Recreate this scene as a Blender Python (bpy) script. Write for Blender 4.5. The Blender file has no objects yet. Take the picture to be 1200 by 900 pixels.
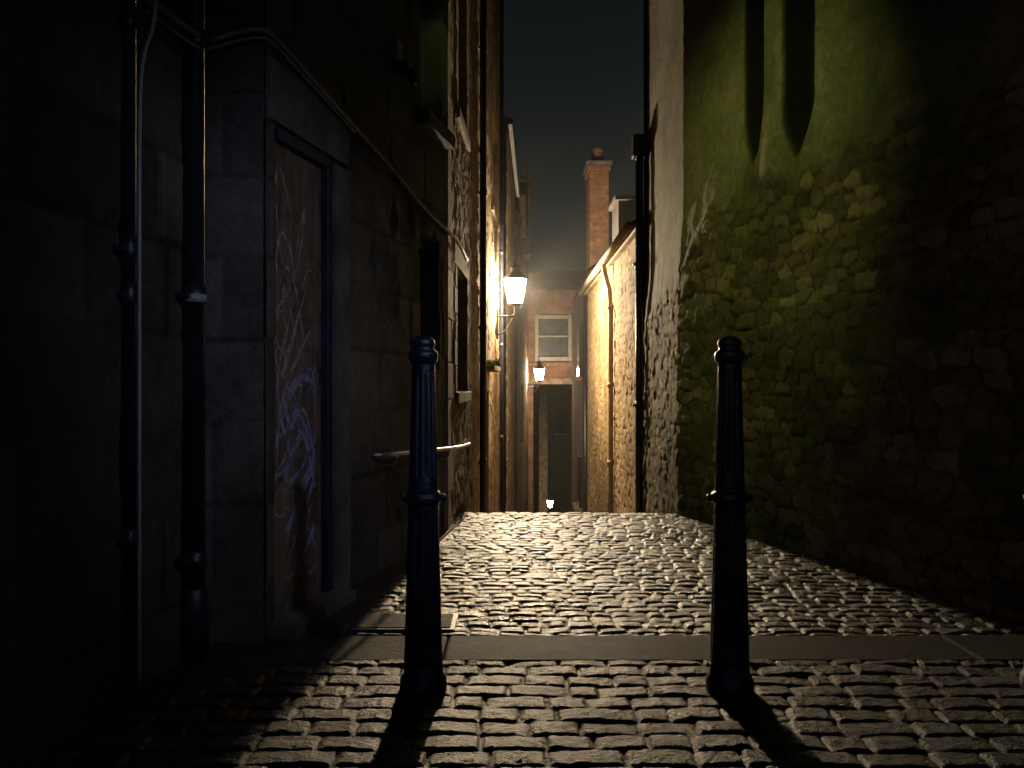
import bpy, math, random
import numpy as np
from mathutils import Vector, Matrix
random.seed(7)
S=bpy.context.scene
S.view_settings.view_transform='Standard'
S.view_settings.look='None'
S.view_settings.exposure=0
COL=S.collection
# ------------------------------------------------------------ helpers
def hsh(i,j,k=0.0):
    x=np.sin(np.asarray(i)*127.1+np.asarray(j)*311.7+k*74.7+1.3)*43758.5453
    return x-np.floor(x)
def vn(x,y,k=0.0):
    ix=np.floor(x);iy=np.floor(y);fx=x-ix;fy=y-iy
    fx=fx*fx*(3-2*fx);fy=fy*fy*(3-2*fy)
    a=hsh(ix,iy,k);b=hsh(ix+1,iy,k);c=hsh(ix,iy+1,k);d=hsh(ix+1,iy+1,k)
    return (a*(1-fx)+b*fx)*(1-fy)+(c*(1-fx)+d*fx)*fy
def fbm(x,y,k=0.0,o=4):
    t=0;a=.5
    for i in range(o):
        t=t+a*vn(x*2**i,y*2**i,k+i*3.1);a*=.5
    return t
def sm(x,a=0.0,b=1.0):
    t=np.clip((x-a)/(b-a),0,1);return t*t*(3-2*t)
def empty(name,loc=(0,0,0)):
    e=bpy.data.objects.new(name,None);e.empty_display_size=.2;e.location=loc;COL.objects.link(e);return e
def mk(name,v,f,mat,parent=None,smooth=False,bevel=0):
    me=bpy.data.meshes.new(name);me.from_pydata([tuple(map(float,p)) for p in v],[],f);me.update()
    if smooth:
        me.polygons.foreach_set('use_smooth',[True]*len(me.polygons))
    if mat: me.materials.append(mat)
    o=bpy.data.objects.new(name,me);COL.objects.link(o)
    if parent: o.parent=parent;o.matrix_parent_inverse=Matrix.Translation(-Vector(parent.location))
    if bevel:
        b=o.modifiers.new('b','BEVEL');b.width=bevel;b.segments=2;b.limit_method='ANGLE'
    return o
def box(name,c,s,mat,parent=None,rz=0,bevel=.004):
    x,y,z=[q/2 for q in s];v=[]
    R=Matrix.Rotation(rz,3,'Z')
    for a in(-1,1):
        for b in(-1,1):
            for d in(-1,1):
                p=R@Vector((a*x,b*y,d*z));v.append((p.x+c[0],p.y+c[1],p.z+c[2]))
    f=[(0,1,3,2),(4,6,7,5),(0,4,5,1),(2,3,7,6),(0,2,6,4),(1,5,7,3)]
    return mk(name,v,f,mat,parent,False,bevel)
def prism(name,poly,z0,z1,mat,parent=None,bevel=0):
    n=len(poly);v=[(p[0],p[1],z0) for p in poly]+[(p[0],p[1],z1) for p in poly]
    f=[tuple(range(n))[::-1],tuple(range(n,2*n))]+[(i,(i+1)%n,n+(i+1)%n,n+i) for i in range(n)]
    return mk(name,v,f,mat,parent,False,bevel)
def tube(name,pts,r,mat,parent=None,seg=12,smoothpath=0):
    P=[Vector(p) for p in pts]
    for _ in range(smoothpath):
        Q=[P[0]]
        for a,b in zip(P[:-1],P[1:]): Q+=[a*.75+b*.25,a*.25+b*.75]
        Q.append(P[-1]);P=Q
    v=[];f=[];up=None
    for i,p in enumerate(P):
        t=(P[min(i+1,len(P)-1)]-P[max(i-1,0)]).normalized()
        if up is None:
            up=Vector((0,0,1)) if abs(t.z)<.9 else Vector((1,0,0))
        a=(up-t*up.dot(t)).normalized();up=a;b=t.cross(a)
        rr=r(i/(len(P)-1)) if callable(r) else r
        for k in range(seg):
            w=2*math.pi*k/seg;v.append(p+(a*math.cos(w)+b*math.sin(w))*rr)
    for i in range(len(P)-1):
        for k in range(seg):
            f.append((i*seg+k,i*seg+(k+1)%seg,(i+1)*seg+(k+1)%seg,(i+1)*seg+k))
    f.append(tuple(range(seg))[::-1]);f.append(tuple(range((len(P)-1)*seg,len(P)*seg)))
    return mk(name,v,f,mat,parent,True)
def lathe(name,prof,c,mat,parent=None,seg=64,mod=None,smooth=True):
    v=[];f=[]
    for i,(z,r) in enumerate(prof):
        for k in range(seg):
            w=2*math.pi*k/seg;rr=r*(mod(z,w) if mod else 1)
            v.append((c[0]+rr*math.cos(w),c[1]+rr*math.sin(w),c[2]+z))
    for i in range(len(prof)-1):
        for k in range(seg):
            f.append((i*seg+k,i*seg+(k+1)%seg,(i+1)*seg+(k+1)%seg,(i+1)*seg+k))
    f.append(tuple(range(seg))[::-1]);f.append(tuple(range((len(prof)-1)*seg,len(prof)*seg)))
    return mk(name,v,f,mat,parent,smooth)
def grid(name,X,Y,Z,attrs,mat,parent=None,flip=False):
    ny,nx=X.shape
    co=np.stack([X,Y,Z],-1).reshape(-1,3).astype(np.float32)
    i=np.arange(ny-1)[:,None]*nx+np.arange(nx-1)[None,:];i=i.ravel()
    q=np.stack([i,i+1,i+nx+1,i+nx],-1)
    if flip:q=q[:,::-1]
    me=bpy.data.meshes.new(name);n=len(co);m=len(q)
    me.vertices.add(n);me.vertices.foreach_set('co',co.ravel())
    me.loops.add(m*4);me.loops.foreach_set('vertex_index',q.ravel().astype(np.int32))
    me.polygons.add(m);me.polygons.foreach_set('loop_start',np.arange(0,m*4,4,dtype=np.int32))
    me.polygons.foreach_set('use_smooth',np.ones(m,dtype=bool))
    me.update(calc_edges=True);me.validate()
    for k,a in attrs.items():
        at=me.attributes.new(k,'FLOAT','POINT');at.data.foreach_set('value',a.ravel().astype(np.float32))
    me.materials.append(mat)
    o=bpy.data.objects.new(name,me);COL.objects.link(o)
    if parent:o.parent=parent;o.matrix_parent_inverse=Matrix.Translation(-Vector(parent.location))
    return o
# patterns -> (edge distance 0.., tone, local u, local v)
def rubble(s,z,w,h,k):
    u=s/w+.7*(vn(s*1.7,z*1.7,k+5)-.5)+.22*(vn(s*9,z*9,k+6)-.5)
    v=z/h+.9*(vn(s*1.3,z*1.9,k+7)-.5)+.22*(vn(s*9,z*9,k+8)-.5)
    iu=np.floor(u);iv=np.floor(v)
    F1=np.full(u.shape,9.);F2=F1.copy();T=np.zeros_like(F1);DU=T.copy();DV=T.copy()
    for dj in(-1,0,1):
        r=iv+dj
        for di in(-2,-1,0,1):
            c=iu+di
            cx=c+.5+.5*np.mod(r,2)+.8*(hsh(c,r,k)-.5);cy=r+.5+.5*(hsh(c,r,k+1)-.5)
            d=(np.abs(u-cx)**4+np.abs(v-cy)**4)**(1/4)-.26*hsh(c,r,k+2)
            b=d<F1
            F2=np.where(b,F1,np.minimum(F2,d));T=np.where(b,hsh(c,r,k+3),T)
            DU=np.where(b,u-cx,DU);DV=np.where(b,v-cy,DV);F1=np.where(b,d,F1)
    return F2-F1,T,DU,DV
def brick(s,z,w,h,k,jit=.3,wig=.1):
    v=z/h+wig*(vn(s*6,z*3,k+9)-.5)*2;r=np.floor(v)
    u=s/w+hsh(r,r*0+3,k)*7+.5*r+wig*.5*(vn(s*7,z*7,k+4)-.5)
    i=np.floor(u)
    def B(a):return a+jit*(hsh(a,r,k+1)-.5)
    i=np.where(u<B(i),i-1,i);i=np.where(u>=B(i+1),i+1,i)
    e=np.minimum(np.minimum(u-B(i),B(i+1)-u)*w,np.minimum(v-r,r+1-v)*h)
    return e,hsh(i,r,k+2),(u-i-.5),(v-r-.5)
def wall(name,p0,p1,z0,z1,res,fn,mat,parent,side,fine=None):
    """side=+1: visible normal is to the right of p0->p1; fine=(s0,s1,res) refines a stretch"""
    p0=np.array(p0,float);p1=np.array(p1,float);L=np.linalg.norm(p1-p0);d=(p1-p0)/L
    n=np.array([d[1],-d[0]])*side
    s=np.linspace(0,L,int(L/res)+2);z=np.linspace(z0,z1,int((z1-z0)/res)+2)
    if fine:
        s=np.concatenate([s[(s<fine[0]-.004)],np.arange(fine[0],fine[1],fine[2]),s[s>fine[1]+.004]])
    Sg,Zg=np.meshgrid(s,z)
    h,tone,gap,dark,pl=fn(Sg,Zg,p0[1]+d[1]*Sg)
    X=p0[0]+d[0]*Sg+n[0]*h;Y=p0[1]+d[1]*Sg+n[1]*h
    return grid(name,X,Y,Zg,dict(tone=tone,gap=gap,dark=dark,plaster=pl),mat,parent,flip=(side<0))
# ------------------------------------------------------------ materials
def newmat(name):
    m=bpy.data.materials.new(name);m.use_nodes=True;nt=m.node_tree
    return m,nt,nt.nodes['Principled BSDF']
def N(nt,t,**kw):
    n=nt.nodes.new(t)
    for k,v in kw.items():
        if k in n.inputs: n.inputs[k].default_value=v
        else: setattr(n,k,v)
    return n
def noise(nt,sc,det=6,rough=.6,vec=None):
    n=N(nt,'ShaderNodeTexNoise');n.inputs['Scale'].default_value=sc;n.inputs['Detail'].default_value=det;n.inputs['Roughness'].default_value=rough
    nt.links.new(vec,n.inputs['Vector']);return n.outputs['Fac']
def ramp(nt,fac,stops):
    r=N(nt,'ShaderNodeValToRGB');e=r.color_ramp.elements
    while len(e)<len(stops):e.new(.5)
    for a,(p,c) in zip(e,stops):a.position=p;a.color=(*c,1)
    nt.links.new(fac,r.inputs['Fac']);return r.outputs['Color']
def mixc(nt,fac,a,b,mode='MIX'):
    m=N(nt,'ShaderNodeMix');m.data_type='RGBA';m.blend_type=mode
    for sk,val in((m.inputs[0],fac),(m.inputs[6],a),(m.inputs[7],b)):
        if hasattr(val,'links'):nt.links.new(val,sk)
        elif isinstance(val,tuple):sk.default_value=(*val,1)
        else:sk.default_value=val
    return m.outputs[2]
def attr(nt,name):
    a=N(nt,'ShaderNodeAttribute');a.attribute_name=name;return a.outputs['Fac']
def bump(nt,bs,h,st,dist=.01,prev=None):
    b=N(nt,'ShaderNodeBump');b.inputs['Strength'].default_value=st;b.inputs['Distance'].default_value=dist
    nt.links.new(h,b.inputs['Height'])
    if prev:nt.links.new(prev,b.inputs['Normal'])
    nt.links.new(b.outputs['Normal'],bs.inputs['Normal']);return b.outputs['Normal']
def stone(name,cols,mortar,plaster=(.2,.2,.15),moss=0.0,rough=.85,spec=.3,grime=.55,mossamt=(.5,.65),bst=.8,wet=0):
    m,nt,bs=newmat(name)
    geo=N(nt,'ShaderNodeNewGeometry').outputs['Position']
    c=ramp(nt,attr(nt,'tone'),[(i/(len(cols)-1),q) for i,q in enumerate(cols)])
    n1=noise(nt,1.1,5,.65,geo);n2=noise(nt,22,5,.7,geo);n3=noise(nt,140,3,.7,geo)
    c=mixc(nt,attr(nt,'gap'),c,mortar)
    pc=mixc(nt,n2,tuple(q*.7 for q in plaster),plaster)
    c=mixc(nt,attr(nt,'plaster'),c,pc)
    g=ramp(nt,n1,[(.3,(grime,grime,grime*.95)),(.65,(1.1,1.1,1.1))])
    c=mixc(nt,1.0,c,g,'MULTIPLY')
    g2=ramp(nt,n2,[(.25,(.55,.53,.5)),(.7,(1.2,1.2,1.2))]);c=mixc(nt,.8,c,g2,'MULTIPLY')
    g3=ramp(nt,n3,[(.3,(.6,.6,.6)),(.65,(1.15,1.15,1.15))]);c=mixc(nt,.7,c,g3,'MULTIPLY')
    if moss:
        mm=ramp(nt,noise(nt,2.3,7,.7,geo),[(mossamt[0],(0,0,0)),(mossamt[1],(moss,moss,moss))])
        c=mixc(nt,mm,c,(.06,.085,.025))
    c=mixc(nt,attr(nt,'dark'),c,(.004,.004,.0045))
    nt.links.new(c,bs.inputs['Base Color']);bs.inputs['Roughness'].default_value=rough
    if wet:
        rr=N(nt,'ShaderNodeMapRange');rr.inputs['From Min'].default_value=.35;rr.inputs['From Max'].default_value=.65
        rr.inputs['To Min'].default_value=rough-wet;rr.inputs['To Max'].default_value=rough+wet
        nt.links.new(n1,rr.inputs['Value']);nt.links.new(rr.outputs[0],bs.inputs['Roughness'])
    bs.inputs['Specular IOR Level'].default_value=spec
    b=bump(nt,bs,n2,bst*.6,.02);bump(nt,bs,n3,min(1,bst),.006*max(1,bst),b)
    return m
def plain(name,col,rough=.6,metal=0,bst=.3,sc=60,var=.35,spec=.5,col2=None):
    m,nt,bs=newmat(name);geo=N(nt,'ShaderNodeNewGeometry').outputs['Position']
    n=noise(nt,sc,5,.7,geo);n1=noise(nt,sc*.12,4,.6,geo)
    c=ramp(nt,n1,[(.35,tuple(q*(1-var) for q in col)),(.7,col2 or tuple(min(1,q*(1+var)) for q in col))])
    g=ramp(nt,n,[(.3,(.6,.6,.6)),(.6,(1.1,1.1,1.1))]);c=mixc(nt,.6,c,g,'MULTIPLY')
    nt.links.new(c,bs.inputs['Base Color'])
    rr=N(nt,'ShaderNodeMapRange');rr.inputs['To Min'].default_value=max(0,rough-.12);rr.inputs['To Max'].default_value=min(1,rough+.15)
    nt.links.new(n,rr.inputs['Value']);nt.links.new(rr.outputs[0],bs.inputs['Roughness'])
    bs.inputs['Metallic'].default_value=metal;bs.inputs['Specular IOR Level'].default_value=spec
    bump(nt,bs,n,bst,.004);return m
def bricks(name,c1,c2,mort,sc=1,bw=.22,bh=.075):
    m,nt,bs=newmat(name);geo=N(nt,'ShaderNodeNewGeometry').outputs['Position']
    sx=N(nt,'ShaderNodeSeparateXYZ');nt.links.new(geo,sx.inputs[0])
    ad=N(nt,'ShaderNodeMath',operation='ADD');nt.links.new(sx.outputs[0],ad.inputs[0]);nt.links.new(sx.outputs[1],ad.inputs[1])
    cb=N(nt,'ShaderNodeCombineXYZ');nt.links.new(ad.outputs[0],cb.inputs[0]);nt.links.new(sx.outputs[2],cb.inputs[1])
    b=N(nt,'ShaderNodeTexBrick');b.inputs['Scale'].default_value=1;b.inputs['Brick Width'].default_value=bw;b.inputs['Row Height'].default_value=bh
    b.inputs['Mortar Size'].default_value=.008;b.inputs['Color1'].default_value=(*c1,1);b.inputs['Color2'].default_value=(*c2,1);b.inputs['Mortar'].default_value=(*mort,1)
    nt.links.new(cb.outputs[0],b.inputs['Vector'])
    n=noise(nt,9,6,.7,geo);g=ramp(nt,n,[(.3,(.45,.45,.45)),(.65,(1.15,1.15,1.15))])
    c=mixc(nt,.9,b.outputs['Color'],g,'MULTIPLY');nt.links.new(c,bs.inputs['Base Color']);bs.inputs['Roughness'].default_value=.9
    iv=N(nt,'ShaderNodeMath',operation='SUBTRACT');iv.inputs[0].default_value=1;nt.links.new(b.outputs['Fac'],iv.inputs[1])
    p=bump(nt,bs,iv.outputs[0],.8,.008);bump(nt,bs,noise(nt,70,4,.7,geo),.5,.006,p);return m
def emis(name,col,st,trans=False):
    m=bpy.data.materials.new(name);m.use_nodes=True;nt=m.node_tree;nt.nodes.clear()
    e=N(nt,'ShaderNodeEmission');e.inputs[0].default_value=(*col,1);e.inputs[1].default_value=st
    o=N(nt,'ShaderNodeOutputMaterial')
    if trans:
        t=N(nt,'ShaderNodeBsdfTransparent');a=N(nt,'ShaderNodeAddShader')
        nt.links.new(e.outputs[0],a.inputs[0]);nt.links.new(t.outputs[0],a.inputs[1]);nt.links.new(a.outputs[0],o.inputs[0])
    else: nt.links.new(e.outputs[0],o.inputs[0])
    return m
M_ash=stone('sooty_ashlar',[(.085,.078,.074),(.14,.13,.118),(.10,.096,.092),(.18,.165,.148)],(.035,.033,.031),grime=.25,rough=.75)
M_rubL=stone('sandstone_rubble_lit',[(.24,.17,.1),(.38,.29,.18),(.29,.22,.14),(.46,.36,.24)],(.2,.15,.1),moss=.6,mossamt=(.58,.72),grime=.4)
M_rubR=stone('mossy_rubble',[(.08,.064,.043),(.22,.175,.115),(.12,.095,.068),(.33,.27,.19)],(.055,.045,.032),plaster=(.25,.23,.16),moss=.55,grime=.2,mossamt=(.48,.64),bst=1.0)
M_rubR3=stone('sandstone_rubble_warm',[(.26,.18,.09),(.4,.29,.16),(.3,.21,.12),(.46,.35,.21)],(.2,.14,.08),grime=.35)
M_kerb=plain('kerb_stone',(.036,.032,.028),.7,0,1.0,45,.5,.3)
M_dress=plain('dressed_sandstone',(.32,.24,.155),.85,0,.8,40,.45)
M_dressd=plain('dressed_sandstone_sooty',(.11,.10,.09),.8,0,.8,40,.45)
M_iron=plain('dark_navy_cast_iron_paint',(.010,.016,.042),.30,0,.8,70,.4,.7)
M_pipe=plain('drainpipe_paint',(.014,.017,.028),.33,0,.6,60,.5,.6)
M_cream=plain('cream_pipe_paint',(.36,.28,.18),.6,0,.3,40,.3)
M_steel=plain('galvanised_steel',(.5,.5,.5),.35,.9,.3,80,.2)
M_cond=plain('grey_conduit',(.3,.3,.34),.5,0,.2,80,.2)
M_cable=plain('cable_sheath_grey',(.16,.155,.15),.4,0,.2,80,.3)
M_glass=plain('dark_window_glass',(.01,.012,.014),.12,0,.05,10,.2,.8)
M_frame=plain('window_frame_paint',(.4,.38,.34),.5,0,.3,50,.2)
M_dframe=plain('dark_window_frame_paint',(.09,.08,.07),.5,0,.3,50,.2)
M_blue=plain('blue_door_frame_paint',(.012,.018,.05),.45,0,.5,50,.4)
M_slate=plain('slate_roof',(.05,.05,.055),.6,0,.8,14,.4)
M_core=plain('wall_core',(.08,.075,.07),.9,0,.5,20,.3)
M_moss=plain('moss',(.09,.17,.025),.95,0,1,90,.4)
M_ground=plain('earth_ground',(.04,.037,.033),.9,0,.7,8,.3)
M_step=plain('stone_step',(.09,.08,.07),.7,0,.9,40,.4)
M_pink=plain('pinkish_render',(.27,.15,.10),.9,0,.8,24,.4)
M_brick=bricks('old_brick',(.17,.075,.04),(.25,.12,.065),(.14,.11,.08))
M_pot=plain('clay_pot',(.12,.065,.04),.8)
def woodmat():
    m,nt,bs=newmat('weathered_plywood');geo=N(nt,'ShaderNodeNewGeometry').outputs['Position']
    mp=N(nt,'ShaderNodeMapping');mp.inputs['Scale'].default_value=(14,14,1.1);nt.links.new(geo,mp.inputs['Vector'])
    n=noise(nt,2.2,8,.7,mp.outputs[0]);n2=noise(nt,3.2,6,.75,geo)
    c=ramp(nt,n,[(.25,(.07,.04,.025)),(.5,(.19,.105,.06)),(.75,(.32,.19,.11))])
    c=mixc(nt,ramp(nt,n2,[(.44,(0,0,0)),(.6,(.8,.8,.8))]),c,(.14,.125,.12))
    n4=noise(nt,7,7,.8,geo);c=mixc(nt,ramp(nt,n4,[(.5,(0,0,0)),(.6,(.7,.7,.7))]),c,(.035,.026,.022))
    nt.links.new(c,bs.inputs['Base Color']);bs.inputs['Roughness'].default_value=.6;bump(nt,bs,n,.6,.006);return m
M_wood=woodmat()
def spray(name,col,cut,mx=.85):
    m,nt,bs=newmat(name);geo=N(nt,'ShaderNodeNewGeometry').outputs['Position']
    bs.inputs['Base Color'].default_value=(*col,1);bs.inputs['Roughness'].default_value=.6
    a=ramp(nt,noise(nt,16,6,.75,geo),[(cut,(0,0,0)),(cut+.22,(mx,mx,mx))]);nt.links.new(a,bs.inputs['Alpha']);return m
M_spray=spray('spray_paint_white',(.56,.55,.60),.38,.62)
M_spray2=spray('spray_paint_violet',(.38,.42,.78),.34,.7)
M_spray3=spray('spray_paint_haze',(.40,.39,.46),.44,.28)
# ------------------------------------------------------------ world
w=bpy.data.worlds.new('World');S.world=w;w.use_nodes=True;nt=w.node_tree;bg=nt.nodes['Background']
tc=N(nt,'ShaderNodeTexCoord');sx=N(nt,'ShaderNodeSeparateXYZ');nt.links.new(tc.outputs['Generated'],sx.inputs[0])
cn=N(nt,'ShaderNodeTexNoise');cn.inputs['Scale'].default_value=3;cn.inputs['Detail'].default_value=4;nt.links.new(tc.outputs['Generated'],cn.inputs['Vector'])
ad=N(nt,'ShaderNodeMath',operation='MULTIPLY_ADD');ad.inputs[1].default_value=.12;nt.links.new(cn.outputs['Fac'],ad.inputs[0]);nt.links.new(sx.outputs[2],ad.inputs[2])
c=ramp(nt,ad.outputs[0],[(0,(.016,.021,.022)),(.2,(.013,.019,.020)),(.34,(.0078,.0115,.0115)),(.55,(.0042,.006,.0055)),(1,(.003,.004,.0037))])
nt.links.new(c,bg.inputs['Color']);bg.inputs['Strength'].default_value=.9
# ------------------------------------------------------------ left near building
LB=empty('stone_building')
def none(s):return np.zeros_like(s)
def ash(k,w=.62,h=.33,rec=(),bulge=.009):
    def fn(s,z,y):
        e,t,du,dv=brick(s,z+.1,w,h,k,.35,.008)
        a=sm(e,0,.014);hh=a*bulge+.008*(fbm(s*5,z*5,k)-.5)+.005*(fbm(s*25,z*25,k+1)-.5)+(t-.5)*.006
        chips=sm(fbm(s*4,z*4,k+20),.62,.7)*.012;hh-=chips
        dark=none(s)
        for (y0,y1,za,zb,dep,dk) in rec:
            mk_=((y>y0)&(y<y1)&(z>za)&(z<zb)).astype(float)
            hh=hh*(1-mk_)-dep*mk_;dark=np.maximum(dark,mk_*dk)
        return hh,t,(1-a)*.9,dark,none(s)
    return fn
wall('ashlar_wall_front',(-1.88,-3.2),(-1.232,3.32),-.1,8.5,.025,ash(3),M_ash,LB,1)
wall('corner_return',(-1.27,3.43),(-1.0,3.44),-.1,8.5,.02,ash(11,.5,.33),M_ash,LB,1)
def L2(y):return -1.7396+.215*y
wall('ashlar_wall_side',(L2(3.44),3.44),(L2(5.95),5.95),-.1,8.5,.02,
  ash(7,.6,.33,rec=[(3.52,4.07,-.2,2.11,.06,0),(5.36,5.8,2.75,4.5,.16,0),(5.38,5.74,1.15,1.98,.12,0)]),M_ash,LB,1)
prism('core',[(-1.99,-3.2),(-1.36,3.3),(-1.45,3.45),(-1.12,3.46),(L2(5.9)-.22,5.95),(-4.5,5.95),(-4.5,-3.2)],-.2,8.5,M_core,LB)
ang2=-math.atan(.215)
def onL2(y,z,off=0):
    n=Vector((1,-.215)).normalized();return (L2(y)+n.x*off,y+n.y*off,z)
D=empty('boarded_door',(L2(3.8),3.8,0))
box('door_panel',onL2(3.77,1.05,-.042),(.04,.5,2.1),M_wood,D,ang2)
box('mid_batten',onL2(3.95,1.0,-.016),(.012,.03,2.0),M_wood,D,ang2,.002)
box('frame_right',onL2(4.04,1.05,-.025),(.075,.05,2.1),M_blue,D,ang2)
box('frame_top',onL2(3.79,2.085,-.025),(.075,.5,.05),M_blue,D,ang2)
box('threshold',onL2(3.79,.03,.02),(.2,.62,.06),M_dressd,D,ang2)
box('hasp',onL2(3.98,1.08,-.015),(.02,.035,.07),M_pipe,D,ang2,.002)
box('door_jamb_right',onL2(4.16,1.04,.004),(.05,.16,2.1),M_dressd,LB,ang2)
box('door_lintel',onL2(3.84,2.24,.0),(.05,.8,.25),M_dressd,LB,ang2)
def ribbon(name,fn,n,wd,mat):
    v=[];f=[];P=[fn(i/n) for i in range(n+1)]
    for i,(y,z) in enumerate(P):
        a=P[max(i-1,0)];b=P[min(i+1,n)];t=Vector((b[0]-a[0],b[1]-a[1]))
        t=t.normalized() if t.length>1e-6 else Vector((1,0));q=Vector((-t.y,t.x))*wd/2*(.7+.5*math.sin(i*.13))
        for s in(-1,1):
            yy=min(max(y+s*q.x,3.545),3.995);v.append(onL2(yy,z+s*q.y,-.0195+.0004*ribbon.k))
    for i in range(n):f.append((2*i,2*i+1,2*i+3,2*i+2))
    ribbon.k+=1
    return mk(name,v,f,mat,D)
ribbon.k=0
sn=math.sin;cs=math.cos
ribbon('graffiti_haze_1',lambda t:(3.74+.1*sn(t*25),.35+1.5*t),200,.09,M_spray3)
ribbon('graffiti_haze_2',lambda t:(3.80+.12*sn(t*19+1),.3+1.1*t),200,.07,M_spray3)
ribbon('graffiti_tag_1',lambda t:(3.72+.13*sn(t*31)+.05*sn(t*11),.95+.85*(t-.5)*1.3+.16*cs(t*29)),260,.016,M_spray)
ribbon('graffiti_tag_2',lambda t:(3.81+.15*sn(t*23+1),.62+.7*(t-.5)+.17*cs(t*21)),220,.026,M_spray2)
ribbon('graffiti_tag_3',lambda t:(3.70+.13*sn(t*17+2),1.5+.6*(t-.5)+.2*cs(t*27)),220,.014,M_spray)
ribbon('graffiti_tag_4',lambda t:(3.84+.11*sn(t*19),.55+.5*(t-.5)+.2*cs(t*13+1)),200,.016,M_spray2)
ribbon('graffiti_tag_5',lambda t:(3.66+.07*sn(t*9),1.0+1.3*(t-.5)),160,.014,M_spray)
ribbon('graffiti_tag_6',lambda t:(3.80+.17*sn(t*14+.5),1.2+.6*(t-.5)+.12*cs(t*35)),220,.012,M_spray)
ribbon('graffiti_tag_7',lambda t:(3.62+.06*sn(t*40),.45+.9*t+.05*cs(t*33)),220,.012,M_spray)
ribbon('graffiti_tag_8',lambda t:(3.76+.18*sn(t*11),.85+.35*(t-.5)+.16*cs(t*24)),220,.018,M_spray2)
def win(par,nm,fx,y0,y1,z0,z1,dep,slope,side,mat=None,fw=.05):
    mat=mat or M_dframe
    ym=(y0+y1)/2;rz=-math.atan(slope);x=lambda y:fx(y)-side*(dep-.02)
    e=empty(nm,(x(ym),ym,z0));e.parent=par
    e.matrix_parent_inverse=Matrix()
    L=(y1-y0)
    def b(n,y,z,sy,sz,th=.04,m=mat,off=0):
        o=box(n,(x(y)+side*off,y,z),(th,sy,sz),m,None,rz,.003);o.parent=e;o.matrix_parent_inverse=Matrix.Translation(-Vector(e.location))
    b('glass',ym,(z0+z1)/2,L,z1-z0,.01,M_glass)
    b('stile_a',y0+fw/2,(z0+z1)/2,fw,z1-z0,.04,mat,.012);b('stile_b',y1-fw/2,(z0+z1)/2,fw,z1-z0,.04,mat,.012)
    b('rail_bottom',ym,z0+fw/2,L-2*fw,fw,.036,mat,.012);b('rail_top',ym,z1-fw/2,L-2*fw,fw,.036,mat,.012);b('meeting_rail',ym,(z0+z1)/2,L-2*fw,fw*.8,.034,mat,.014)
    return e
win(LB,'upper_window',L2,5.36,5.8,2.75,4.5,.16,.215,1)
box('upper_sill',onL2(5.58,2.7,.03),(.12,.6,.09),M_dressd,LB,ang2)
win(LB,'lower_window',L2,5.38,5.74,1.15,1.98,.12,.215,1,M_pipe)
# ------------------------------------------------------------ left lit building
L3=lambda y:-.678+.0366*y
LC=empty('tenement_building')
def rub(k,w,h,rec=(),dep=.012,rough=.008):
    def fn(s,z,y):
        e,t,du,dv=rubble(s,z,w,h,k)
        a=sm(e,0.02,.13);hh=a*dep*(.5+.8*hsh(t*91,t*17,2))+a*.012*(du*(t-.5)*2+dv*(hsh(t*31,t*7,1)-.5)*2)
        hh+=rough*(fbm(s*12,z*12,k)-.5)*2+.004*(fbm(s*45,z*45,k+1,2)-.5)
        dark=none(s)
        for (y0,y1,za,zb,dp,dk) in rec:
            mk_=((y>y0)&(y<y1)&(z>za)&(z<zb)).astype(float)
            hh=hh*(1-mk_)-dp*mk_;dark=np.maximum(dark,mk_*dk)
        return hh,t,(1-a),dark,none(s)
    return fn
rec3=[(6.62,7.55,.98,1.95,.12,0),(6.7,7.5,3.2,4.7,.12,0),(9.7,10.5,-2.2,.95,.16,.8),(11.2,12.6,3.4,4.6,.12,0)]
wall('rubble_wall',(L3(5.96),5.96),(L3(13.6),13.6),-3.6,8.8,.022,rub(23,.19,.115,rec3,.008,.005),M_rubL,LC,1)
wall('gable_end',(L3(13.6)-3.,13.6),(L3(13.6),13.6),-4,8.8,.08,rub(29,.25,.14),M_rubL,LC,-1)
prism('core',[(L3(5.96)-.2,5.96),(L3(13.5)-.2,13.5),(-5,13.5),(-5,5.96)],-4.5,8.8,M_core,LC)
a3=-math.atan(.0366)
win(LC,'window_a',L3,6.62,7.55,.98,1.95,.12,.0366,1);win(LC,'window_b',L3,6.7,7.5,3.2,4.7,.12,.0366,1);win(LC,'window_c',L3,11.2,12.6,3.4,4.6,.12,.0366,1)
def surround(y0,y1,z0,z1,nm):
    z=z0;i=0
    while z<z1-.02:
        hh=min(.2,z1-z);wd=.2 if i%2 else .12
        for yy,sg in((y0,-1),(y1,1)):
            box(f'{nm}_quoin_{i}{"ab"[sg>0]}',(L3(yy)-.024,yy+sg*(wd/2+.002),z+hh/2),(.07,wd,hh-.006),M_dress,LC,a3,.004)
        z+=hh;i+=1
    box(nm+'_sill',(L3((y0+y1)/2)-.02,(y0+y1)/2,z0-.05),(.11,y1-y0+.2,.09),M_dress,LC,a3,.01)
    box(nm+'_lintel',(L3((y0+y1)/2)-.023,(y0+y1)/2,z1+.12),(.07,y1-y0+.36,.22),M_dress,LC,a3,.006)
surround(6.62,7.55,.98,1.95,'win_a');surround(6.7,7.5,3.2,4.7,'win_b');surround(11.2,12.6,3.4,4.6,'win_c');surround(9.7,10.5,-2.2,.95,'doorway')
z=-.0;i=0
while z<8.6:
    hh=.26+.05*(i%3);wd=.34 if i%2 else .2
    box(f'corner_quoin_{i}',(L3(5.96+wd/2)-.022,5.965+wd/2,z+hh/2),(.07,wd,hh-.006),M_dress,LC,a3,.006);z+=hh;i+=1
box('door_hood',(L3(10.1)+.06,10.1,1.22),(.16,1.3,.06),M_dress,LC,a3,.01)
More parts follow.
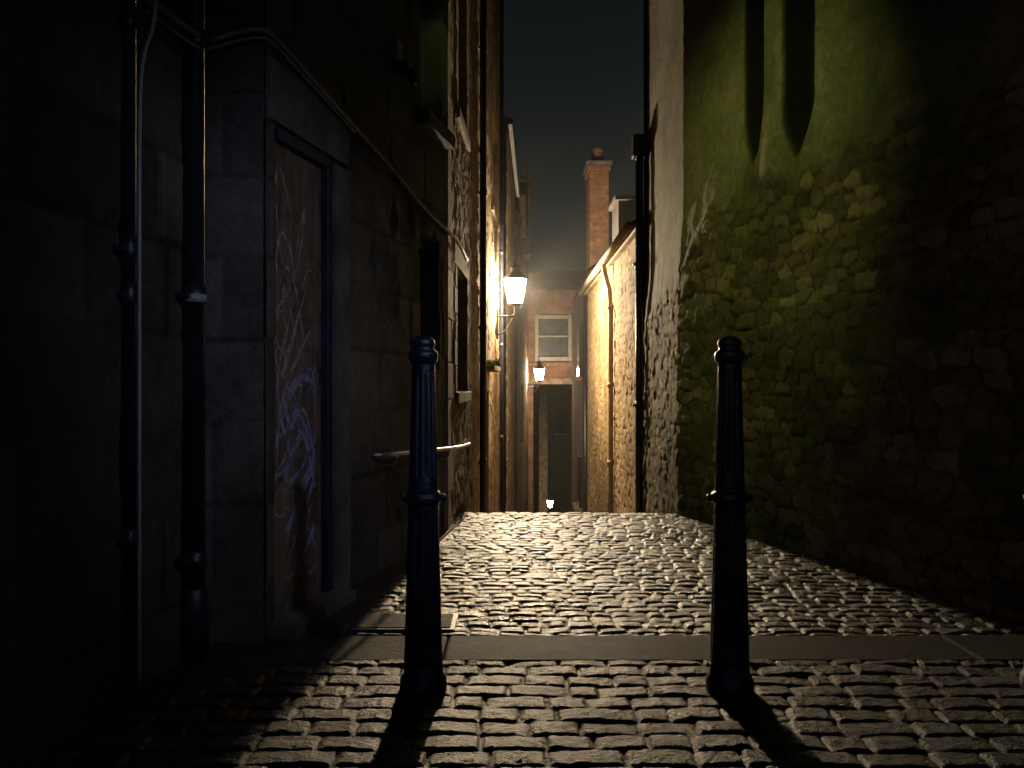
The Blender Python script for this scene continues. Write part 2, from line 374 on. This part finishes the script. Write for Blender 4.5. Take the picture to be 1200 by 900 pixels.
def clump(name,c,n,rad,mat,par,s0=.02):
    v=[];f=[];rnd=random.Random(len(name))
    for i in range(n):
        p=Vector((c[0]+rnd.uniform(-1,1)*rad[0],c[1]+rnd.uniform(-1,1)*rad[1],c[2]+abs(rnd.gauss(0,.5))*rad[2]))
        a=Vector((rnd.uniform(-1,1),rnd.uniform(-1,1),rnd.uniform(-.2,1))).normalized();b=a.orthogonal().normalized();s=s0*rnd.uniform(.5,1.4)
        k=len(v);v+=[p-b*s*.4,p+a*s,p+b*s*.4];f.append((k,k+1,k+2))
    return mk(name,v,f,mat,par)
clump('moss_on_hood',(L3(10.1)+.09,10.1,1.255),900,(.07,.62,.05),M_moss,LC)
clump('moss_on_sill',(L3(7.1)+.02,7.1,.985),200,(.012,.4,.02),M_moss,LC,.012)
clump('moss_at_base',(L3(6.5)+.04,6.5,.03),400,(.03,.4,.05),M_moss,LC,.013)
# ------------------------------------------------------------ farther left buildings
LD=empty('gabled_house')
wall('rubble_wall',(-.10,13.72),(.06,19),-5.5,5.3,.045,rub(31,.22,.13),M_rubL,LD,1)
prism('core',[(-.25,13.72),(-.12,19),(-4,19),(-4,13.72)],-5.5,5.25,M_core,LD)
mk('slate_roof',[(-.02,13.7,5.3),(.12,19.02,5.3),(-2,19.02,7),(-2,13.7,7),(-4,13.7,5.3),(-4,19.02,5.3)],[(0,1,2,3),(3,2,5,4),(0,3,4),(1,5,2)],M_slate,LD)
box('eaves_gutter',(.05,16.4,5.26),(.1,5.4,.09),M_pipe,LD,-math.atan(.03),.02)
LE=empty('stepped_house')
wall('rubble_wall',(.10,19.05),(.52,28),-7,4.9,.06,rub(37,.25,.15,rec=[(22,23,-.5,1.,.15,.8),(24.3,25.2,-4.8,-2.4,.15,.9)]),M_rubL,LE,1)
prism('core',[(-.1,19.05),(.3,28),(-4,28),(-4,19.05)],-8,4.85,M_core,LE)
mk('slate_roof',[(.14,19.05,4.9),(.56,28,4.9),(-2,28,6.4),(-2,19.05,6.4)],[(0,1,2,3)],M_slate,LE)
def chimney(par,nm,c,s,z0,z1,mat,pots=2):
    box(nm+'_stack',(c[0],c[1],(z0+z1)/2),(s[0],s[1],z1-z0),mat,par,0,.01)
    box(nm+'_corbel_1',(c[0],c[1],z1+.05),(s[0]+.07,s[1]+.07,.096),mat,par,0,.01)
    box(nm+'_corbel_2',(c[0],c[1],z1+.14),(s[0]+.12,s[1]+.12,.08),M_dressd,par,0,.01)
    for i in range(pots):
        yy=c[1]+(i-(pots-1)/2)*s[1]*.45
        lathe(f'{nm}_pot_{i}',[(0,.11),(.05,.12),(.06,.095),(.22,.085),(.23,.105),(.28,.105),(.281,.07)],(c[0],yy,z1+.18),M_pot,par,20)
chimney(LE,'chimney',(.34,24),(.36,1.0),4.6,6.5,M_dressd,2)
box('gable_parapet',(.1,21.2,5.2),(.5,.3,1.0),M_dressd,LE,0,.01)
# ------------------------------------------------------------ right near building
R1=lambda y:3.302-.29*y
RB=empty('rendered_building')
slots=[(5.815,.135,2.5),(5.33,.16,2.42)]
def rightfn(two):
    def fn(s,z,y):
        kk=51 if not two else 53
        e,t,du,dv=rubble(s,z,.165,.09,kk)
        a=sm(e,0.02,.12);hr=a*.015*(.4+1.0*hsh(t*91,t*17,2))+a*.010*(du*(t-.5)*2+dv*(hsh(t*31,t*7,1)-.5)*2)+.012*(fbm(s*13,z*13,4)-.5)+.008*(fbm(s*45,z*45,9,2)-.5)
        hr=hr+.04*(fbm(s*1.5,z*1.5,14)-.5)
        fil=sm(fbm(s*2.2,z*2.2,33),.5,.65)
        hr=hr-.007*fil*a
        zb=2.36+.12*(vn(s*2.3,s*0,3)-.5)+.1*(vn(s*8,s*0,5)-.5)
        zb=zb-.45*sm(y,6.2,6.95)-.2*sm(y,6.9,8.5)
        pl=sm(z-zb+.12*(fbm(s*7,z*7,44)-.5),-.06,.08)
        hp=-.035+.025*(1-sm(z-zb,.05,.5))+.008*(fbm(s*9,z*9,7)-.5)+.016*(fbm(s*1.6,z*1.2,17)-.5)+.007*(fbm(s*50,z*50,8,2)-.5)
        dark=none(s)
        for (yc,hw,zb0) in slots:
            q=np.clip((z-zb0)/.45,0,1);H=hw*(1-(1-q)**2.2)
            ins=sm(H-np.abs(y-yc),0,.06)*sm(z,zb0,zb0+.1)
            hp=hp-.20*ins;dark=np.maximum(dark,sm(ins,.0,.15))  # near-black painted into slots and jambs in place of shade
        yc=5.57;hp=hp+.02*np.clip(1-((y-yc)/.17)**2,0,1)*(1+1.4*(1-sm(z,2.4,3.1)))*(z>2.2)
        h=hr*(1-pl)+hp*pl
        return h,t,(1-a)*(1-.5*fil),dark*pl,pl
    return fn
kk_=math.sqrt(1+.29**2)
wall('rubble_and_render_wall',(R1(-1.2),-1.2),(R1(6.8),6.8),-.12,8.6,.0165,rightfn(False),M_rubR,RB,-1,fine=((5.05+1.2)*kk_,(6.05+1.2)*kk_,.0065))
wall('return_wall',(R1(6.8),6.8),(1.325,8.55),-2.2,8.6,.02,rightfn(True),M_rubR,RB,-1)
wall('end_wall',(1.32,8.55),(4.2,8.56),-2.2,8.6,.06,rub(61,.22,.13),M_rubR,RB,-1)
prism('core',[(R1(-1.2)+.4,-1.2),(R1(6.8)+.4,6.8),(1.6,8.5),(6,8.5),(6,-1.2)],-2.4,8.6,M_core,RB)
# ------------------------------------------------------------ right low lit building
RC=empty('low_stone_building')
wall('rubble_wall',(1.32,8.6),(1.34,15.0),-4.5,2.6,.018,rub(71,.17,.10,dep=.012),M_rubR3,RC,-1)
prism('core',[(1.45,8.62),(1.47,15.),(5,15),(5,8.62)],-5,2.58,M_core,RC)
box('wall_head_course',(1.33,11.8,2.64),(.16,6.4,.09),M_dress,RC,0,.012)
mk('slate_roof',[(1.22,8.6,2.69),(1.22,15.05,2.69),(3.0,15.05,3.3),(3.0,8.6,3.3),(4.8,8.6,2.69),(4.8,15.05,2.69)],[(0,3,2,1),(3,4,5,2)],M_slate,RC)
tube('eaves_gutter',[(1.2,8.7,2.66),(1.2,15,2.64)],.045,M_cream,RC)
tube('cream_downpipe',[(1.2,11.2,2.6),(1.22,11.15,2.45),(1.27,11.0,2.2),(1.27,11,1.4),(1.27,11,-.9)],.035,M_cream,RC,12,1)
for zz in(2.0,1.0,0.0):lathe(f'pipe_collar_{zz:.0f}',[(0,.045),(.06,.045)],(1.27,11,zz),M_cream,RC,16)
box('dormer_body',(1.66,12.0,3.2),(.42,.7,.7),M_slate,RC,0,.01)
box('dormer_cornice',(1.66,12.0,3.58),(.52,.8,.07),M_dressd,RC,0,.01)
box('dormer_sash',(1.66,11.64,3.28),(.3,.03,.4),M_glass,RC,0,.004)
RD=empty('brick_house')
prism('walls',[(1.42,15.3),(1.56,21.8),(5,21.8),(5,15.3)],-7,3.1,M_brick,RD)
mk('slate_roof',[(1.36,15.2,3.1),(1.5,21.9,3.1),(3.2,21.9,4.3),(3.2,15.2,4.3)],[(0,3,2,1)],M_slate,RD)
chimney(RD,'chimney',(1.62,16.2),(.36,.7),2.6,5.0,M_brick,2)
tube('downpipe',[(1.4,16.4,3.),(1.42,16.4,-5)],.04,M_pipe,RD)
for i,zz in enumerate((1.2,-1.6)):
    box(f'window_sill_{i}',(1.42,18.6,zz-.05),(.16,1.1,.08),M_dress,RD,-.02);box(f'window_pane_{i}',(1.47,18.6,zz+.55),(.06,.9,1.1),M_glass,RD,-.02)
RE=empty('corner_house')
prism('walls',[(1.75,22),(2.1,29.8),(6,29.8),(6,22)],-8,3.3,M_pink,RE)
mk('slate_roof',[(1.7,22,3.3),(2.05,29.8,3.3),(4,29.8,4.6),(4,22,4.6)],[(0,3,2,1)],M_slate,RE)
# ------------------------------------------------------------ building over the pend
FB=empty('pend_house')
box('upper_storey_wall_low',(1.35,31.5,1.45),(3.7,3,.75),M_pink,FB,0,.01)
box('upper_storey_wall_left',(.16,31.5,2.66),(1.32,3,1.66),M_pink,FB,0,.01)
box('upper_storey_wall_right',(2.65,31.5,2.66),(1.1,3,1.66),M_pink,FB,0,.01)
box('upper_storey_wall_top',(1.35,31.5,3.93),(3.7,3,.86),M_pink,FB,0,.01)
box('string_course',(1.4,29.94,1.13),(3.3,.16,.2),M_dress,FB,0,.01)
box('string_course_upper',(1.4,29.96,1.72),(3.3,.1,.1),M_dress,FB,0,.01)
M_wg=plain('reflection_tinted_glass',(.05,.075,.09),.25,0,.1,3,.6)  # blue-grey window reflection painted into the glass colour
box('window_glass',(1.46,30.2,2.66),(1.34,.03,1.7),M_wg,FB,0,.002)
for n_,c_,s_ in(('frame_l',(.87,30.02,2.66),(.12,.12,1.64)),('frame_r',(2.04,30.02,2.66),(.12,.12,1.64)),('frame_t',(1.455,30.02,3.4),(1.04,.12,.12)),('frame_b',(1.455,30.0,1.92),(1.04,.16,.14)),('sash_mid',(1.455,30.06,2.72),(1.04,.07,.06))):
    box('window_'+n_,c_,s_,M_frame,FB,0,.01)
mk('slate_roof',[(-.6,29.85,4.35),(3.4,29.85,4.35),(3.2,31.5,5.2),(-.4,31.5,5.2),(3.4,33.1,4.35),(-.6,33.1,4.35)],[(0,1,2,3),(3,2,4,5),(0,3,5),(1,4,2)],M_slate,FB)
box('pend_side_wall_left',(.2,31.5,-3.5),(1.1,3,9.1),M_pink,FB,0,.02)
box('pend_side_wall_right',(2.95,31.5,-3.5),(1.3,3,9.1),M_pink,FB,0,.02)
FC=empty('distant_building')
box('facade',(2,58,-2),(16,2,17),M_core,FC,0,.02)
box('stone_pier',(1.9,52,-3.6),(.55,.5,9.5),M_dress,FC,0,.05)
box('pier_cap',(1.9,52,.9),(.8,.7,.3),M_dress,FC,0,.05)
for i in range(4):
    box(f'window_{i}',(.2+i*1.6,56.96,-1.5),(.8,.1,1.4),M_glass,FC,0,.02)
    box(f'window_sill_{i}',(.2+i*1.6,56.9,-2.3),(1.0,.25,.12),M_dress,FC,0,.02)
# ------------------------------------------------------------ ground, setts, kerb, steps
def zg(y):
    if y<=6.85:return -.06
    if y<=24:return -.06-(y-6.85)*.262-.3
    return -4.75-(min(y,62)-24)*.17
ys=[-300,-3,3,6.8,6.86,9,12,16,20,24,30,40,50,62,400]
v=[];f=[]
for i,y in enumerate(ys):
    for x in(-300,-5,0,5,300):v.append((x,y,zg(y)))
for i in range(len(ys)-1):
    for k in range(4):f.append((i*5+k,i*5+k+1,(i+1)*5+k+1,(i+1)*5+k))
mk('ground',v,f,M_ground)
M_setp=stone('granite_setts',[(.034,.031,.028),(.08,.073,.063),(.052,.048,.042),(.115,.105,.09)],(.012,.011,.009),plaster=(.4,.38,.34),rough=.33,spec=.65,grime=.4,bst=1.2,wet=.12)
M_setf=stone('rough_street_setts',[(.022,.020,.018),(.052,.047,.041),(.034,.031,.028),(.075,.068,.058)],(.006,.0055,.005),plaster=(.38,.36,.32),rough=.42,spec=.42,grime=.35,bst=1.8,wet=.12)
def setts(name,x0,x1,y0,y1,res,w,h,k,pale=None,mat=None,rug=1.0):
    xs=np.linspace(x0,x1,int((x1-x0)/res)+2);yy=np.linspace(y0,y1,int((y1-y0)/res)+2)
    X,Y=np.meshgrid(xs,yy)
    e,t,du,dv=brick(X,Y,w,h,k,.6,.06)
    e=e+.005*(fbm(X*30,Y*30,k)-.5)
    a=sm(e,.001,.012)
    H=-.011+.011*a+.005*(t-.5)*a+a*.006*(du*(hsh(t*77,t*3,1)-.5)+dv*(hsh(t*13,t*9,1)-.5))*2
    H+=a*(-.0045*(du**2+dv**2)*2)+.006*(fbm(X*14,Y*14,k+3)-.5)+.005*rug*(fbm(X*50,Y*50,k+6,2)-.5)+.02*(fbm(X*.8,Y*.8,k+9)-.5)
    gap=1-a;pl=none(X)
    if pale:
        ci=t[np.argmin(abs(yy-pale[1])),np.argmin(abs(xs-pale[0]))]
        pl=(np.abs(t-ci)<1e-9)*a*(np.abs(X-pale[0])<.2)*(np.abs(Y-pale[1])<.1)
    return grid(name,X,Y,H+.004,dict(tone=t,gap=gap,dark=none(X),plaster=pl),mat,None)
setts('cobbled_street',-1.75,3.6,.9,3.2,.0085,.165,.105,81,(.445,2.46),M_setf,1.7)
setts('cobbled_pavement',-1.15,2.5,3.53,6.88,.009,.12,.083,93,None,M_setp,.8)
K=empty('kerb')
x=-1.28;i=0;rnd=random.Random(4)
while x<2.7:
    L=rnd.uniform(.9,1.4)
    if x+L>3:L=3-x
    box(f'kerb_stone_{i}',(x+L/2,3.365,-.053),(L-.003,.326,.112+rnd.uniform(-.002,.002)),M_kerb,K,0,.012);x+=L;i+=1
ST=empty('edge_paving')
y=3.54;i=0
while y<6.74:
    L=min(.62,6.75-y);lx=lambda q:(L2(q) if q<5.95 else L3(q));rx=lambda q:-.706+(q-3.53)*(.366/3.27)
    prism(f'slab_{i}',[(lx(y)-.02,y),(rx(y),y),(rx(y+L-.004),y+L-.004),(lx(y+L-.004)-.02,y+L-.004)],-.1,.014+.003*(i%2),M_kerb,ST,.008);y+=L;i+=1
DC=empty('drain_cover',(-.46,3.7,0))
box('frame',(-.46,3.7,-.002),(.44,.26,.03),M_iron,DC,0,.004)
box('stone_infill',(-.46,3.7,.001),(.4,.22,.03),M_kerb,DC,0,.004)
SP=empty('stone_steps')
y=6.89;z=-.14;i=0
while y<24:
    box(f'step_{i}',(.5,y+.32,z-.35),(2.6,.66,.7),M_step,SP,0,.015);y+=.62;z-=.165;i+=1
mk('lower_close_paving',[(-1,23.8,-4.7),(3,23.8,-4.7),(3,60,-10.85),(-1,60,-10.85)],[(0,1,2,3)],M_step)
# ------------------------------------------------------------ bollards
def bollard(loc):
    e=empty('bollard',(loc[0],loc[1],0))
    prof=[(-.01,.078),(.02,.08),(.045,.078),(.06,.068),(.09,.066),(.1,.064)]
    lathe('base',prof,(loc[0],loc[1],0),M_iron,e,48)
    def mod(z,w):
        f_=abs(math.sin(w*5))**.6
        m=min(1,max(0,(z-.13)/.04))*min(1,max(0,(.625-z)/.03)) if z<.65 else min(1,max(0,(z-.72)/.03))*min(1,max(0,(1.09-z)/.04))
        return 1-.15*m*(1-f_)
    pr=[]
    for i in range(60):
        z=.1+i*(1.12-.1)/59;pr.append((z,.0655-(z-.1)*.026))
    lathe('fluted_shaft',pr,(loc[0],loc[1],0),M_iron,e,160,mod)
    lathe('collar',[(.635,.05),(.638,.058),(.645,.062),(.655,.066),(.665,.062),(.672,.058),(.68,.05)],(loc[0],loc[1],0),M_iron,e,48)
    for sgn in(-1,1):
        lathe(f'collar_lug_{sgn+1}',[(-.012,.008),(-.008,.012),(.008,.012),(.012,.008)],(loc[0]+sgn*.066,loc[1],.655),M_iron,e,16)
    lathe('cap',[(1.10,.036),(1.112,.044),(1.125,.050),(1.14,.051),(1.15,.047),(1.155,.038),(1.165,.036),(1.172,.040),(1.18,.0405),(1.19,.036),(1.198,.026),(1.203,.012),(1.2045,.001)],(loc[0],loc[1],0),M_iron,e,48)
for xx in(-.30,.737,1.81):bollard((xx,2.89))
# ------------------------------------------------------------ pipes, cables, rail
L1=lambda y:-1.564+.1*y
def vpipe(nm,x,y,z0,z1,r,mat,cols):
    e=empty(nm,(x,y,0));tube('pipe',[(x,y,z0),(x+.001,y,z1)],r,mat,e,20)
    for i,zz in enumerate(cols):
        lathe(f'socket_{i}',[(0,r*1.02),(.004,r*1.18),(.04,r*1.18),(.045,r*1.08),(.07,r*1.08)],(x,y,zz),mat,e,20)
        box(f'bracket_{i}',(x-.03,y,zz+.03),(.07,r*3.2,.02),mat,e,-.1,.003)
    return e
vpipe('drainpipe',L1(2.79)+.035,2.79,.0,8,.021,M_pipe,[.5,1.3,1.45,2.2,2.8])
p=vpipe('drainpipe',L1(3.2)+.055,3.2,.0,8,.036,M_pipe,[.35,1.34,2.3,3.3])
lathe('shoe',[(0,.05),(.25,.045),(.26,.037)],(L1(3.2)+.055,3.2,0.02),M_pipe,p,20)
lathe('sticker_band',[(0,.0432),(.03,.0432)],(L1(3.2)+.055,3.2,1.345),M_cond,p,20)
tube('electrical_conduit',[(L1(2.84)+.04,2.84,.02),(L1(2.84)+.04,2.84,1.2),(L1(2.84)+.04,2.84,2.0),(L1(2.84)+.05,2.85,2.15),(L1(2.88)+.07,2.88,2.25),(L1(2.9)+.06,2.92,2.45),(L1(2.9)+.05,2.92,4)],.0065,M_cond,None,10,2)
tube('electrical_cable',[(L1(2.9)+.03,2.9,2.35),(L1(3.1)+.1,3.15,2.32),(-1.2,3.39,2.40),(-1.1,3.4,2.44),(-.99,3.41,2.46),onL2(3.5,2.44,.035),onL2(3.9,2.36,.05),onL2(4.26,2.32,.04),onL2(4.8,2.25,.035),onL2(5.4,2.13,.035),(L3(6.1)+.06,6.1,2.08),(L3(7)+.05,7,2.06)],.013,M_cable,None,8,2)
tube('electrical_cable',[(L1(2.9)+.03,2.9,2.31),(L1(3.1)+.1,3.15,2.27),(-1.2,3.385,2.37),(-.99,3.40,2.435),onL2(3.5,2.40,.045),onL2(4.26,2.295,.04)],.007,M_cable,None,8,2)
hr=empty('handrail',onL2(4.6,.66,.1))
tube('rail',[onL2(4.56,.66,.02),onL2(4.58,.66,.07),onL2(4.7,.657,.09),onL2(5.9,.60,.09),(L3(6.4)+.09,6.4,.58),(L3(6.95)+.09,6.95,.555),(L3(7)+.02,7.0,.55)],.012,M_steel,hr,14,2)
for yy,zz in((4.75,.655),(5.75,.607)):
    tube(f'bracket_{yy:.0f}',[onL2(yy,zz-.07,0),onL2(yy,zz-.06,.07),onL2(yy,zz-.012,.09)],.006,M_steel,hr,8,1)
sl=empty('security_lamp',onL2(4.93,2.84,.05))
box('housing',onL2(4.93,2.86,.05),(.1,.1,.07),M_pipe,sl,ang2,.01);tube('barrel',[onL2(4.93,2.84,.1),onL2(4.9,2.76,.13)],.028,M_pipe,sl,14);box('mount_plate',onL2(4.93,2.95,.02),(.03,.08,.14),M_cond,sl,ang2)
vpipe('drainpipe',L3(8.9)+.05,8.9,-1.5,8.6,.035,M_pipe,[.2,1.6,3.,4.5])
p=vpipe('drainpipe',1.27,8.52,-1.8,3.3,.038,M_pipe,[-.5,.8,2.2])
prism('hopper_head',[(1.2,8.45),(1.34,8.45),(1.34,8.6),(1.2,8.6)],3.3,3.52,M_pipe,p,.01)
vpipe('drainpipe',L3(12.9)+.05,12.9,-2.5,8.6,.03,M_pipe,[.2,1.6,3.])
# ------------------------------------------------------------ lanterns
WARM=(1.0,.70,.33)
def lantern(nm,c,wallx,power,sc=1.0,em=40,post=None):
    e=empty(nm,c);x,y,z=c
    M=emis(nm+'_glass',(1,.94,.85),em,True)
    lathe('glass_panes',[(-.16*sc,.085*sc),(.13*sc,.135*sc)],c,M,e,6,None,False)
    for k in range(6):
        w_=2*math.pi*k/6;a=(x+.087*sc*math.cos(w_),y+.087*sc*math.sin(w_),z-.16*sc);b=(x+.139*sc*math.cos(w_),y+.139*sc*math.sin(w_),z+.13*sc)
        tube(f'glazing_bar_{k}',[a,b],.005*sc,M_iron,e,6)
    lathe('roof',[(.13*sc,.155*sc),(.145*sc,.15*sc),(.22*sc,.07*sc),(.26*sc,.06*sc),(.265*sc,.075*sc),(.28*sc,.07*sc),(.32*sc,.02*sc),(.36*sc,.012*sc),(.37*sc,.001)],c,M_iron,e,6,None,False)
    lathe('base_ring',[(-.2*sc,.03*sc),(-.17*sc,.095*sc),(-.16*sc,.095*sc)],c,M_iron,e,6,None,False)
    if post is None:
        za=z-.3*sc
        tube('bracket_arm',[(wallx,y,za-.02*sc),(x-.02,y,za-.02*sc),(x,y,za+.03),(x,y,z-.19*sc)],.014*sc,M_iron,e,10,1)
        tube('scroll',[(wallx,y,za-.25*sc),((wallx+x)/2,y,za-.2*sc),(x-.03,y,za-.04*sc)],.009*sc,M_iron,e,8,2)
        box('wall_plate',(wallx,y,za-.12*sc),(.03,.09*sc,.36*sc),M_iron,e)
    else:
        lathe('post',[(0,.12),(.3,.1),(.32,.06),(post-.4,.045),(post-.38,.07),(post-.34,.045),(post-.2,.03)],(x,y,z-post),M_iron,e,16)
    l=bpy.data.lights.new(nm+'_bulb','POINT');l.energy=power;l.color=WARM;l.shadow_soft_size=.04*sc
    o=bpy.data.objects.new('bulb',l);COL.objects.link(o);o.location=c;o.parent=e;o.matrix_parent_inverse=Matrix.Translation(-Vector(c))
    return e
LA=lantern('street_lamp',(.045,12.0,2.36),L3(12)+.03,830,1.15,220)
lantern('street_lamp',(.86,27.0,1.36),.47+.02,230,1.25,80)
lantern('street_lamp',(2.05,46,-5.4),0,250,1.2,40,post=3.0)
def spot(nm,loc,tgt,power,col,size,blend,rad=.05,parent=None):
    l=bpy.data.lights.new(nm,'SPOT');l.energy=power;l.color=col;l.spot_size=math.radians(size);l.spot_blend=blend;l.shadow_soft_size=rad
    o=bpy.data.objects.new(nm,l);COL.objects.link(o);o.location=loc
    o.rotation_euler=(Vector(tgt)-Vector(loc)).to_track_quat('-Z','Y').to_euler()
    if parent:o.parent=parent;o.matrix_parent_inverse=Matrix.Translation(-Vector(parent.location))
    return o
spot('lantern_sett_fill',(.045,11.97,2.36),(.45,6.5,0),430,(1,.84,.62),20,1,.09,LA)  # extra spot added at the lantern to brighten the setts
spot('green_reveal_spot',(-.5,4.2,4.2),(1.62,5.8,2.35),190,(.76,.82,.2),60,1,.12)
spot('green_reveal_spot',(1.1,4.6,4.8),(-.47,5.8,3.3),30,(.6,.85,.15),13,.8,.05)  # narrow unseen spot added to green the upper window reveal
spot('cool_fill',(1.6,.2,3.0),(-.95,3.75,1.1),110,(.68,.74,1.0),36,1,.1)  # unseen fill added for the left wall and door
spot('warm_fill',(-.8,-.6,3.2),(2.5,3.4,1.2),38,(1,.72,.45),46,1,.1)  # unseen warm fill added for the dim right wall
l=bpy.data.lights.new('faint_blue_fill','POINT');l.energy=10;l.color=(.5,.62,1);l.shadow_soft_size=.15  # weak unseen fill behind the camera, added to lift dark areas
o=bpy.data.objects.new('faint_blue_fill',l);COL.objects.link(o);o.location=(.35,-1.6,2.6)
# thin scatter volume, added to give the lantern a glow
mm=bpy.data.materials.new('lamp_glow_volume');mm.use_nodes=True;nt=mm.node_tree;nt.nodes.clear()
vs=N(nt,'ShaderNodeVolumeScatter');vs.inputs['Density'].default_value=.004;vs.inputs['Color'].default_value=(1,1,1,1)
oo=N(nt,'ShaderNodeOutputMaterial');nt.links.new(vs.outputs[0],oo.inputs['Volume'])
box('lamp_glow_volume',(.5,15.0,1.5),(4.6,11.5,10),mm,None,0,0)
# ------------------------------------------------------------ camera
cam=bpy.data.cameras.new('Camera');cam.lens=30;cam.sensor_width=36;cam.clip_end=1500;cam.clip_start=.05
co=bpy.data.objects.new('Camera',cam);COL.objects.link(co);co.location=(0,0,1.04);co.rotation_euler=(math.radians(90),0,0);S.camera=co
